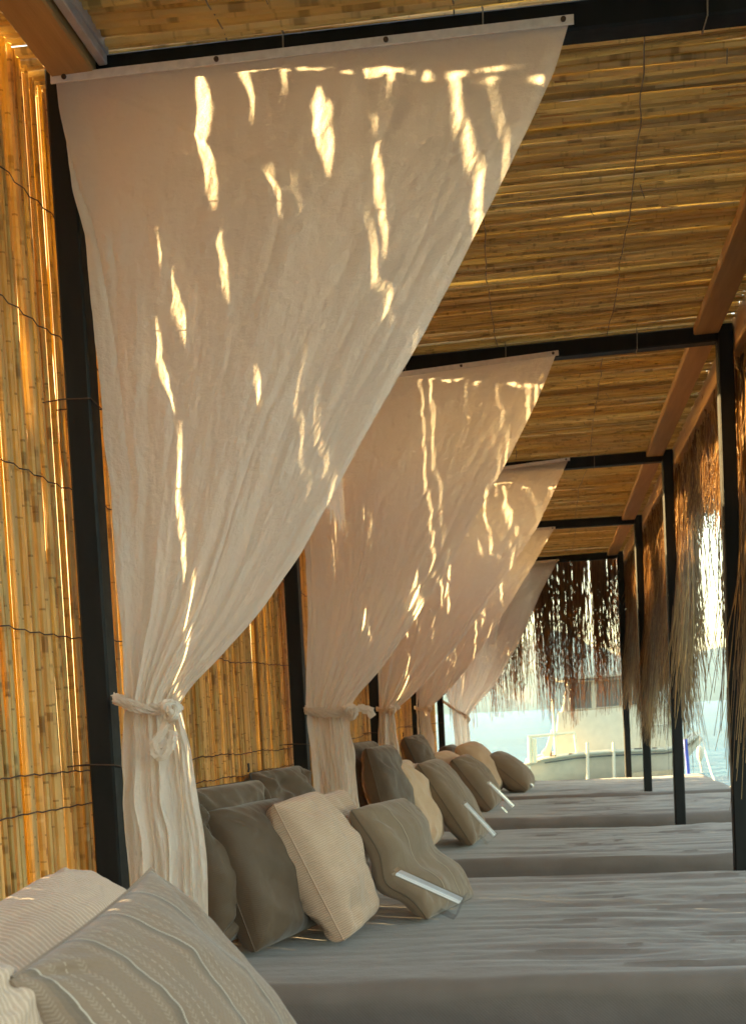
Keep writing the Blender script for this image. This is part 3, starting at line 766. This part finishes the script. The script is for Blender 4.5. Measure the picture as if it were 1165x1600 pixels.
# ------------------------------------------------------------------ pillows
def pillow(c00, c10, c01, t, mt, label, seed, c11=None, wr=1.0, n=56, sag=0.0, stripe_u=True, zipper=False, pinch=.06, cround=0.0, fold=None, n_exp=.42):
    """c00, c10, c01: three corners of the cushion (world); width runs c00-c10, height c00-c01; t = full thickness"""
    c00, c10, c01 = Vector(c00), Vector(c10), Vector(c01)
    c11 = Vector(c11) if c11 is not None else c10 + c01 - c00
    nrm = (c10 - c00).cross(c01 - c00).normalized()
    n2 = Noise2(seed); n3 = Noise2(seed + 500)
    W_, H_ = (c10 - c00).length, (c01 - c00).length
    ctr = (c00 + c10 + c01 + c11) / 4
    u = np.linspace(-1, 1, n); u = np.sign(u) * (1 - (1 - np.abs(u)) ** 1.25)
    U, V = np.meshgrid(u, u, indexing='ij')
    # pulled-in sides between the corners
    pu = 1 - pinch * (1 - V ** 2) * 1.0; pv = 1 - pinch * (1 - U ** 2)
    rc = 1 - .085 * (U * V) ** 2 * cround
    a = (U * pu * rc + 1) / 2; b = (V * pv * rc + 1) / 2
    C = [np.array(q) for q in (c00, c10, c01, c11)]
    base = (1 - a)[..., None] * ((1 - b)[..., None] * C[0] + b[..., None] * C[2]) + a[..., None] * ((1 - b)[..., None] * C[1] + b[..., None] * C[3])
    th = t / 2 * (np.clip(1 - U ** 2, 0, 1) ** n_exp) * (np.clip(1 - V ** 2, 0, 1) ** n_exp) + .002
    ed = np.clip((1 - np.maximum(np.abs(U), np.abs(V))) * 3, 0, 1)
    N_ = np.array(nrm); g = G()
    off = 0
    if fold is not None:                                   # soft crease across the cushion
        fu, fd, fw = fold
        off = -fd * np.exp(-((b - fu - .12 * (a - .5)) / fw) ** 2)
    slump = sag * (np.clip(1 - U ** 2, 0, 1)) * (np.clip(1 - V ** 2, 0, 1))
    # radial puckers running in from the corners and seams
    for sgn in (1, -1):
        nn = n2 if sgn > 0 else n3
        puck = (nn.fbm(U * 2.6 + V * 1.6, V * 2.6 - U * 1.3, 3, .42) * .007 + np.maximum(0, np.abs(U * V) - .12) * nn((U - V * np.sign(U * V)) * 7, U * V * 2) * .016) * wr
        seamp = nn(np.where(np.abs(U) > np.abs(V), V, U) * 17 + 3 * sgn, U * 0 + 1.5) * .0028 * wr * (1 - ed) * np.clip((1 - np.maximum(np.abs(U), np.abs(V))) * 14, 0, 1)
        big = -np.sqrt(nn(U * 1.5 + 5, V * 1.5 + U * 1.0) ** 2 + .05) * .022 * wr * ed
        h = sgn * (th + (puck + seamp + big) * np.clip(ed + .35, 0, 1) * (th > .004)) + off + slump
        Pp = base + h[..., None] * N_
        if sgn < 0: Pp = Pp[::-1]; uu = np.dstack([(a * W_)[::-1], (b * H_)[::-1]])
        else: uu = np.dstack([a * W_, b * H_])
        if not stripe_u: uu = uu[..., ::-1]
        g.grid(Pp, uu)
    low = min([c00, c10, c01, c11], key=lambda q: q.z)
    loc = (ctr.x, ctr.y, min(ctr.z, low.z + .0))
    o = based('pillow', g, M[mt], loc, label, 'pillow', PG[mt])
    # seam cord round the edge
    idx = [(i, 0) for i in range(n)] + [(n - 1, j) for j in range(n)] + [(i, n - 1) for i in range(n - 1, -1, -1)] + [(0, j) for j in range(n - 1, -1, -1)]
    offa = off if not np.isscalar(off) else np.zeros_like(U)
    sg = G(); sg.tube([base[i, j] + (offa[i, j]) * N_ for i, j in idx[::2]], .0026, 5, cap=False)
    sg.obj('seam', M['zip'] if zipper else M[mt], o)
    if zipper:
        zg = G(); p = c01; zg.tube([p, p + Vector((.004, -.004, .012)), p + Vector((.002, -.002, .03))], .004, 6); zg.obj('zip_pull', M['zip'], o)
    return o
PG = {'dark': 'charcoal back cushions', 'cream': 'cream cushions', 'beige': 'cream cushions', 'stripe': 'taupe striped cushions', 'taupe': 'taupe striped cushions'}

# big pillows in the lower left corner, on the nearest daybed
pillow(at(18, 1530, .98), at(160, 1760, 1.00), at(236, 1358, 1.30), .15, 'stripe', 'large taupe cushion with herringbone stripes in the lower left corner, nearest of all', 1,
       c11=at(545, 1735, 1.36), n=110, wr=.6, stripe_u=True, pinch=.035, n_exp=.5)
pillow(at(-140, 1500, 1.25), at(60, 1640, 1.22), at(104, 1358, 1.62), .15, 'cream', 'pinkish cream ribbed cushion behind the large striped one, corner pointing up', 2,
       c11=at(290, 1470, 1.60), n=90, wr=.6, pinch=.04, n_exp=.5)
pillow(at(-170, 1560, .92), at(-60, 1720, .9), at(-40, 1500, 1.05), .12, 'cream', 'cream coarse ribbed cushion cut by the lower left edge of the picture', 3,
       c11=at(95, 1660, 1.02), n=60, wr=.8)
pillow(at(-150, 1390, 1.75), at(-120, 1560, 1.7), at(-20, 1385, 1.85), .14, 'dark', 'charcoal cushion just showing at the left edge behind the cream one', 4, c11=at(60, 1520, 1.8), n=40)

def lean_pillow(px_top, px_bot, Yc, Wd, t, mt, label, seed, yaw=20, top_w=1.0, **kw):
    t *= 1.28; kw.setdefault('pinch', .035); kw.setdefault('cround', .4); kw.setdefault('n_exp', .36)
    """cushion standing on the mattress and leaning back: pixel of the middle of its top edge and of its bottom edge, at depth Yc"""
    a = math.radians(yaw); wv = Vector((math.sin(a), math.cos(a), 0)) * (Wd / 2)
    if Yc is None:                                       # the near bottom corner rests on the mattress
        nb = atz(*px_bot, BED_Z + .012); T, B = at(*px_top, nb.y) + wv, nb + wv
    else:
        T, B = at(*px_top, Yc), at(*px_bot, Yc)
    return pillow(B - wv, B + wv, T - wv * top_w, t, mt, label, seed, c11=T + wv * top_w, **kw)
def bedset(k, rows):
    for r in rows: r()
# first daybed in view
lean_pillow((338, 1224), (392, 1462), 3.30, .50, .20, 'dark', 'wrinkled charcoal cushion leaning on the reed wall beside the front curtain', 11, yaw=14, zipper=True, wr=2.6)
lean_pillow((428, 1200), (470, 1345), 4.08, .48, .17, 'dark', 'charcoal cushion with raised corners against the reed wall, behind the others of the first set', 12, yaw=8, zipper=True, wr=2.6)
lean_pillow((314, 1266), (398, 1492), None, .46, .20, 'dark', 'smooth charcoal cushion standing next to the hem of the front curtain', 13, yaw=13, wr=1.0, n=90)
lean_pillow((505, 1240), (545, 1370), 3.75, .44, .14, 'cream', 'cream ribbed cushion half hidden between the charcoal and the folded striped cushion', 14, yaw=2)
lean_pillow((425, 1254), (538, 1474), None, .42, .20, 'cream', 'plump cream corduroy cushion standing in the middle of the first set', 15, yaw=2, n=100, wr=1.7)
lean_pillow((545, 1264), (668, 1440), None, .42, .14, 'taupe', 'slumped and folded taupe striped cushion with a clear holder on it', 16, yaw=16, n=90, wr=.7, fold=(.46, .045, .15), stripe_u=False)
# second
lean_pillow((557, 1158), (592, 1318), 5.5, .48, .17, 'dark', 'charcoal cushion hanging back against the reeds right beside the second curtain', 21, yaw=8, zipper=True, wr=1.4)
lean_pillow((588, 1164), (630, 1318), 5.25, .46, .16, 'dark', 'charcoal cushion behind the tall beige one of the second set', 22, yaw=4, wr=1.2)
lean_pillow((640, 1195), (668, 1270), 5.9, .40, .13, 'beige', 'small beige cushion corner between two front cushions of the second set', 23, yaw=0)
lean_pillow((599, 1194), (662, 1334), None, .42, .21, 'beige', 'tall plain beige cushion at the front of the second set', 24, yaw=2, wr=1.5, n=80)
lean_pillow((650, 1192), (738, 1323), None, .42, .15, 'taupe', 'taupe striped cushion with stitched lines propping the second clear holder', 25, yaw=6, wr=1.0, stripe_u=False)
# third
lean_pillow((640, 1150), (672, 1215), 7.6, .48, .16, 'dark', 'charcoal cushion behind the third curtain', 31, yaw=4, zipper=True)
lean_pillow((668, 1180), (728, 1264), None, .44, .22, 'beige', 'rumpled beige cushion of the third set', 32, yaw=6)
lean_pillow((704, 1186), (768, 1267), None, .42, .19, 'taupe', 'crumpled taupe cushion of the third set beside a thin clear holder', 33, yaw=4, wr=1.1, stripe_u=False)
# fourth
lean_pillow((695, 1166), (712, 1195), 9.7, .46, .15, 'dark', 'charcoal cushion of the farthest set, showing only its top', 41, yaw=4)
lean_pillow((712, 1165), (770, 1240), None, .46, .22, 'beige', 'pale beige cushion of the farthest set', 42, yaw=8)
lean_pillow((757, 1183), (824, 1236), None, .44, .20, 'taupe', 'dark taupe cushion of the farthest set, lying low by the water', 43, yaw=6, wr=.6, stripe_u=False)

# ------------------------------------------------------------------ clear leaflet holders
def holder(a, b, Y, wpx, label, foot=True):
    A, B = at(*a, Y), at(*b, Y); d = (B - A); L = d.length; d.normalize()
    w = empty('leaflet_holder', tuple(B), label, 'leaflet holder', 'clear plastic holders on the cushions')
    up = Vector((0.25, -.25, 1)); side = Vector((0.08, .99, 0)) * .034
    nrm = d.cross(side).normalized()
    if nrm.z < 0: nrm = -nrm
    def sheet(g, off, A=A, B=B, th=.0015, sd=side):
        v = []
        for o in (off, off + th):
            for p in (A - sd, A + sd, B + sd, B - sd): v.append(p + nrm * o)
        g.add(v, [(0, 3, 2, 1), (4, 5, 6, 7), (0, 1, 5, 4), (1, 2, 6, 5), (2, 3, 7, 6), (3, 0, 4, 7)])
    g = G(); sheet(g, 0); sheet(g, .014); g.obj('clear_sleeve', M['clear'], w, smooth=False)
    g = G(); sheet(g, .004, A + d * L * .06, B - d * .004, .007, side * .97); g.obj('paper_insert', M['paper'], w, smooth=False)
    if foot:
        F0 = B + nrm * .03; F1 = B - nrm * .045; g = G()
        v = []
        for o in (0, .002):
            for p in (F0 - side, F0 + side, F1 + side, F1 - side): v.append(p + d * o)
        g.add(v, [(0, 3, 2, 1), (4, 5, 6, 7), (0, 1, 5, 4), (1, 2, 6, 5), (2, 3, 7, 6), (3, 0, 4, 7)])
        v = []
        F2 = F1 - d * .05
        for o in (0, .002):
            for p in (F1 - side, F1 + side, F2 + side, F2 - side): v.append(p + nrm * o)
        g.add(v, [(0, 3, 2, 1), (4, 5, 6, 7), (0, 1, 5, 4), (1, 2, 6, 5), (2, 3, 7, 6), (3, 0, 4, 7)])
        g.obj('foot', M['clear'], w, smooth=False)
holder((614, 1364), (720, 1412), 3.28, 8, 'clear plastic leaflet holder lying across the folded striped cushion, nearest one')
holder((722, 1254), (772, 1308), 5.1, 8, 'clear leaflet holder leaning on the second striped cushion')
holder((760, 1222), (800, 1262), 7.1, 5, 'thin clear leaflet holder by the crumpled taupe cushion of the third set')
holder((799, 1197), (832, 1230), 9.2, 5, 'bright white leaflet holder at the farthest cushion near the water', foot=False)

# ------------------------------------------------------------------ palm fringes
def strands(g, n, xf, seg, rad, wob, clump):
    pass
def fringe_right(y0, y1, label, dens, tiers, seed, gaps=(), posts=(), name='palm_fringe'):
    RR = random.Random(seed); g = G(); n1, n2_, n3 = Noise1(seed), Noise1(seed + 1), Noise1(seed + 2)
    for (za, zb, xo, cnt, rad, jit, brt) in tiers:
        for q in range(int(cnt * (y1 - y0))):
            y = RR.uniform(y0, y1)
            gp = any(a < y < b for a, b in gaps) and zb(y) < 1.9
            if gp and RR.random() > .035: continue
            x = XRt + xo + RR.gauss(0, .022)
            top = zroof(XRt, y) - za; L = (top - zb(y)) * ((RR.uniform(.72, 1.0) if RR.random() < .8 else RR.uniform(.4, 1.12)) if zb(y) < 1.9 else RR.uniform(.82, 1.08))
            sx, sy = RR.gauss(0, jit * 1.2), RR.gauss(0, jit * 1.5); pull = .5 * float(n1(y * 4)) * .10
            ph = RR.uniform(0, 6); am = RR.uniform(.003, .016) * (2.2 if gp else 1); P = []
            seg = 7
            for i in range(seg + 1):
                t = i / seg
                P.append(Vector((x + sx * t * t + am * math.sin(ph + t * 9), y + (sy + pull) * t * t + am * math.cos(ph * 2 + t * 8), top - L * t)))
            g.tube(P, rad * RR.uniform(.6, 1.3), 3, r2=rad * .35, vrnd=RR.random() ** 1.3 * brt, cap=False)
    for (yp, zlow, cnt) in posts:                           # tufts that have swung inwards round a post
        for q in range(cnt):
            y = yp + RR.gauss(-.04, .10); x = XRt + .085 + RR.gauss(0, .015); top = zroof(XRt, y) - .16
            if abs(x - XRt) < .04 and abs(y - yp) < .04: y = yp - .045
            L = (top - zlow) * RR.uniform(.7, 1.05); sx, sy = RR.gauss(-.09, .022), RR.gauss(0, .03); y += .09 if sx > -.12 else 0; ph = RR.uniform(0, 6); am = RR.uniform(.004, .018)
            P = [Vector((x + sx * (k / 6) ** 1.6 + am * math.sin(ph + k), y - .10 * sm(min(1, k / 4)) + sy * (k / 6) ** 2 + am * math.cos(ph + k), top - L * k / 6)) for k in range(7)]
            g.tube(P, .0036 * RR.uniform(.6, 1.3), 3, r2=.0012, vrnd=RR.random(), cap=False)
    o = g.obj(name, M['fringe'], None, smooth=False); tag(o, label, 'palm fringe', 'dry palm fringe along the open side', 'stuff'); return o
n9 = Noise1(99)
def long_z(y):
    return 1.14 - .42 * sum(math.exp(-((y - c) / .42) ** 2) for c in (5.1, 7.7, 10.1)) + .10 * float(n9(y * 6 + 3))
def tier1(y): return 1.99 + .03 * float(n9(y * 5 + 40))
T = [(0.03, tier1, .105, 520, .0042, .022, 1.0), (.10, long_z, .125, 420, .0036, .045, .8), (.06, lambda y: 1.6, .12, 200, .0026, .03, .8)]
fringe_right(2.9, YI[1] + .1, 'dry palm strands hanging outside the nearest bay at the far right edge', 1, T, 301, posts=((YI[1] - .02, .75, 60),))
fringe_right(YI[1] + .1, YI[2], 'dry palm strands between the second and third posts with an open gap to the sea', 1, T, 302, gaps=((5.35, 7.05),), posts=((YI[2] - .02, 1.0, 120),))
fringe_right(YI[2], YI[3], 'dry palm strands between the third and fourth posts', 1, T, 303, posts=((YI[3] - .05, .82, 260),))
fringe_right(YI[3], YI[4] + .2, 'dry palm strands in the farthest bay beside the last post', 1, T, 304, posts=((YI[4] - .1, 1.1, 160),))
def fringe_end():
    RR = random.Random(77); g = G(); n1 = Noise1(12); n2_ = Noise1(13)
    Y = YI[4] + .14
    for q in range(1750):
        x = RR.uniform(XL + .05, XRt + .12)
        dn = .55 + .45 * float(n1(x * 7)) + .2 * float(n2_(x * 25))
        if x < -.25: dn *= .75
        if RR.random() > dn + .12: continue
        top = zroof(x, YI[4]) + .0; zb = 1.02 + .10 * float(n1(x * 5 + 9)) + .0
        L = (top - zb) * RR.uniform(.38, 1.06) ** .8; P = []; ph = RR.uniform(0, 6); cx = x + .06 * float(n1(x * 9 + 70))
        k = RR.uniform(.0, .55); am = RR.uniform(.004, .016); yy = Y + RR.gauss(0, .03)
        for i in range(10):
            t = i / 9; xx = x + (cx - x) * k * t
            P.append(Vector((xx + am * math.sin(ph + t * 17) * t ** .4 + .02 * RR.gauss(0, .25) * t, yy + am * math.cos(ph * 1.3 + t * 11), top - L * t)))
        g.tube(P, .0042 * RR.uniform(.6, 1.25), 3, r2=.0018, vrnd=RR.random() ** 1.5, cap=False)
    for q in range(1500):                                     # short side leaflets knotted on the strands
        x = RR.uniform(XL + .1, XRt + .05); z = RR.uniform(1.3, 2.45); yy = Y + RR.gauss(0, .03)
        if RR.random() > .6 + .45 * float(n1(x * 7)): continue
        dx, dz = RR.gauss(0, .018), -RR.uniform(.02, .07)
        g.tube([(x, yy, z), (x + dx * .6, yy - .01, z + dz * .5), (x + dx, yy, z + dz)], .0042, 3, r2=.001, vrnd=RR.random() ** 2, cap=False)
    o = g.obj('palm_curtain', M['fringe_dark'], None, smooth=False)
    tag(o, 'dark brown hanging palm strands closing the far end in front of the boat', 'palm fringe', None, 'stuff')
fringe_end()

# ------------------------------------------------------------------ boat
def boat():
    Y = 25.0; B = 2.4
    P = lambda x, y, dy=0: at(x, y, Y + dy)
    px = Y / F_PX
    w = empty('motor_boat', tuple(P(950, 1230)), 'white and grey cabin motorboat moored behind the farthest daybed', 'boat')
    # hull: stations from stern (left) to bow (right); near side sheer line from the photograph, plan narrows to the bow
    st = [(820, 1196), (850, 1187), (900, 1179), (950, 1175), (1000, 1173), (1040, 1172), (1068, 1168), (1085, 1158), (1097, 1149)]
    sheer = [P(x, y) for x, y in st]; n = len(sheer); half = [.80, 1.0, 1.18, 1.2, 1.15, .95, .62, .3, .02]
    cyl = Y + 1.2
    V = []; m_ = 9
    for i, s_ in enumerate(sheer):
        hb = half[i]; zt = s_.z; rake = (i / (n - 1)) ** 3
        for j in range(m_):
            a = -1 + 2 * j / (m_ - 1)                     # -1 near sheer ... +1 far sheer
            k = abs(a)
            z = SEA_Z - .25 + (zt - SEA_Z + .25) * k ** 1.6
            xx = s_.x - .55 * rake * (1 - k)
            V.append((xx, cyl + hb * math.copysign(k ** .6, a), z))
    F = [(i * m_ + j, i * m_ + j + 1, (i + 1) * m_ + j + 1, (i + 1) * m_ + j) for i in range(n - 1) for j in range(m_ - 1)]
    F += [tuple(range(m_))[::-1]]
    F += [(i * m_, (i + 1) * m_, (i + 2) * m_ - 1, (i + 1) * m_ - 1) for i in range(n - 1)]
    g = G(); g.add(V, F); g.obj('hull', M['boat_grey'], w)
    for side in (0, m_ - 1):
        g = G(); g.tube([Vector(V[i * m_ + side]) + Vector((0, -.02 if side == 0 else .02, .01)) for i in range(n)], .045, 8, flat=1.6); g.obj('gunwale', M['plastic_white'], w)
    g = G(); g.tube([Vector(V[i * m_]) + Vector((0, -.05, -.075)) for i in range(1, n - 1)], .014, 6); g.obj('rub_rail', M['boat_dark'], w)
    a, b = P(985, 1211), P(1062, 1205)
    g = G(); g.bar(a + Vector((0, .06, 0)), b + Vector((0, .1, 0)), .05, .09); g.obj('tan_band', M['tan'], w)
    # bow roller sticking out
    g = G(); g.bar(P(1066, 1186, 1.1), P(1094, 1152, 1.15), .16, .12, bev=.02); g.obj('bow_roller', M['plastic_white'], w)
    # cabin: lower house with a forward raked front, then glazed wheelhouse and roof
    cy0, cy1 = Y + .45, Y + 1.95
    def block(pl, y0, y1, name, mt, inset=0):
        g = G(); v = [(p.x, y0 + inset, p.z) for p in pl] + [(p.x, y1 - inset, p.z) for p in pl]; k = len(pl)
        g.add(v, [tuple(range(k)), tuple(range(2 * k - 1, k - 1, -1))] + [(i, k + i, k + (i + 1) % k, (i + 1) % k) for i in range(k)])
        return g.obj(name, M[mt], w, smooth=False)
    block([P(866, 1186, .45), P(1050, 1176, .45), P(1040, 1100, .45), P(872, 1113, .45)], cy0, cy1, 'cabin', 'plastic_white')
    block([P(878, 1112, .45), P(1030, 1101, .45), P(1022, 1056, .45), P(886, 1066, .45)], cy0, cy1, 'wheelhouse', 'boat_grey', .06)
    g = G(); q0, q1 = P(868, 1063, 1.2), P(1040, 1051, 1.2); g.bar(q0, q1, 1.9, .07, bev=.02); g.obj('cabin_roof', M['plastic_white'], w)
    for x0, x1 in ((890, 925), (930, 972), (977, 1016)):
        f = lambda x, top: (1064 - (x - 886) * .074 + 3) if top else (1110 - (x - 878) * .072)
        g = G(); pl = [P(x0, f(x0, 0), .45), P(x1, f(x1, 0), .45), P(x1 - 1, f(x1, 1), .45), P(x0 + 1, f(x0, 1), .45)]
        v = [(p.x, cy0 + .048, p.z) for p in pl] + [(p.x, cy0 + .07, p.z) for p in pl]
        g.add(v, [(0, 1, 2, 3), (7, 6, 5, 4), (0, 4, 5, 1), (1, 5, 6, 2), (2, 6, 7, 3), (3, 7, 4, 0)]); win = g.obj('window', M['glass'], w, smooth=False)
        fg = G(); pp = [Vector(v[i]) + Vector((0, -.012, 0)) for i in (0, 1, 2, 3, 0)]; fg.tube(pp, .016, 4); fg.obj('window_frame', M['plastic_white'], win, smooth=False)
    for x0, x1, y0 in ((858, 868, 1181), (888, 898, 1178), (990, 1002, 1170), (1018, 1026, 1169)):
        g = G(); g.bar(P(x0, y0, -.02), P(x1, y0 - .5, -.02), .04, .025); g.obj('cleat', M['boat_dark'], w, smooth=False)
    # stern rails (sunlit, cream)
    rails = [[(828, 1192), (827, 1152)], [(835, 1192), (834, 1154)], [(824, 1151), (898, 1145)], [(901, 1180), (897, 1146)], [(868, 1182), (864, 1110), (863, 1092)], [(820, 1196), (842, 1240)], [(826, 1197), (832, 1238)]]
    for k, r in enumerate(rails):
        g = G(); g.tube([P(x, y, .0 if k < 5 else -.1) for x, y in r], .045 if k in (0, 1) else .028, 8); g.obj('rail', M['boat_rail'], w)
    for r in [[(1010, 1134), (1072, 1130), (1088, 1150)], [(1040, 1172), (1039, 1132)], [(1070, 1168), (1070, 1130)], [(1012, 1172), (1012, 1134)]]:
        g = G(); g.tube([P(x, y, .1) for x, y in r], .022, 8); g.obj('rail', M['plastic_white'], w)
    for r in [[(1035, 1172), (1034, 1098)], [(1046, 1170), (1046, 1100)], [(1030, 1104), (1052, 1102)]]:
        g = G(); g.tube([P(x, y, .6) for x, y in r], .06, 8); g.obj('stanchion', M['boat_rail'], w)
    block([P(848, 1184, .6), P(858, 1183, .6), P(866, 1142, .6), P(861, 1142, .6)], Y + .6, Y + 1.7, 'seat_back', 'plastic_white')
    g = G(); g.tube([P(856, 1183, .8), P(853, 1176, .8), P(857, 1168, .8)], [.09, .12, .05], 8); g.obj('rope_coil', M['tan'], w)
    # boarding ladder on the near side
    lad = G()
    for x in (918, 959): lad.tube([P(x - 1, 1160, -.12), P(x, 1245, -.12)], .032, 8)
    ld = lad.obj('ladder', M['plastic_white'], w)
    for y0 in (1226, 1229):
        g = G(); g.bar(P(919, y0, -.12), P(958, y0 - (3 if y0 == 1229 else -1), -.12), .05, .03); g.obj('rung', M['boat_dark'], ld, smooth=False)
boat()
# float hanging by a line beyond the last daybed, blue pole and mooring line
g = G(); Yb = 17.0
g.tube([at(1093, y, Yb) for y in (1166, 1168, 1172, 1180, 1186, 1190)], [.02, .045, .05, .05, .035, .01], 14)
fl = based('float', g, M['plastic_white'], tuple(at(1093, 1190, Yb)), 'small pale float hanging on a cord over the water beside the bow', 'float')
g = G(); g.tube([at(1090, 1100, Yb), at(1093, 1166, Yb)], .004, 5); g.tube([at(1093, 1190, Yb), at(1096, 1207, Yb)], .012, 6); g.obj('cord', M['rope'], fl)
g = G(); g.tube([at(1070, 1155, 15.5), at(1076, 1230, 15.5)], .026, 10)
based('mooring_pole', g, M['blue'], tuple(at(1076, 1230, 15.5)), 'thin blue pole standing behind the farthest daybed', 'pole')
g = G(); a, b = at(1096, 1152, 25.5), at(1150, 1222, 15.0)
g.tube([a.lerp(b, t) + Vector((0, 0, -.5 * math.sin(t * math.pi))) for t in np.linspace(0, 1, 14)], .012, 5)
based('mooring_rope', g, M['rope'], tuple(b), 'pale mooring rope slanting down from the bow', 'rope')
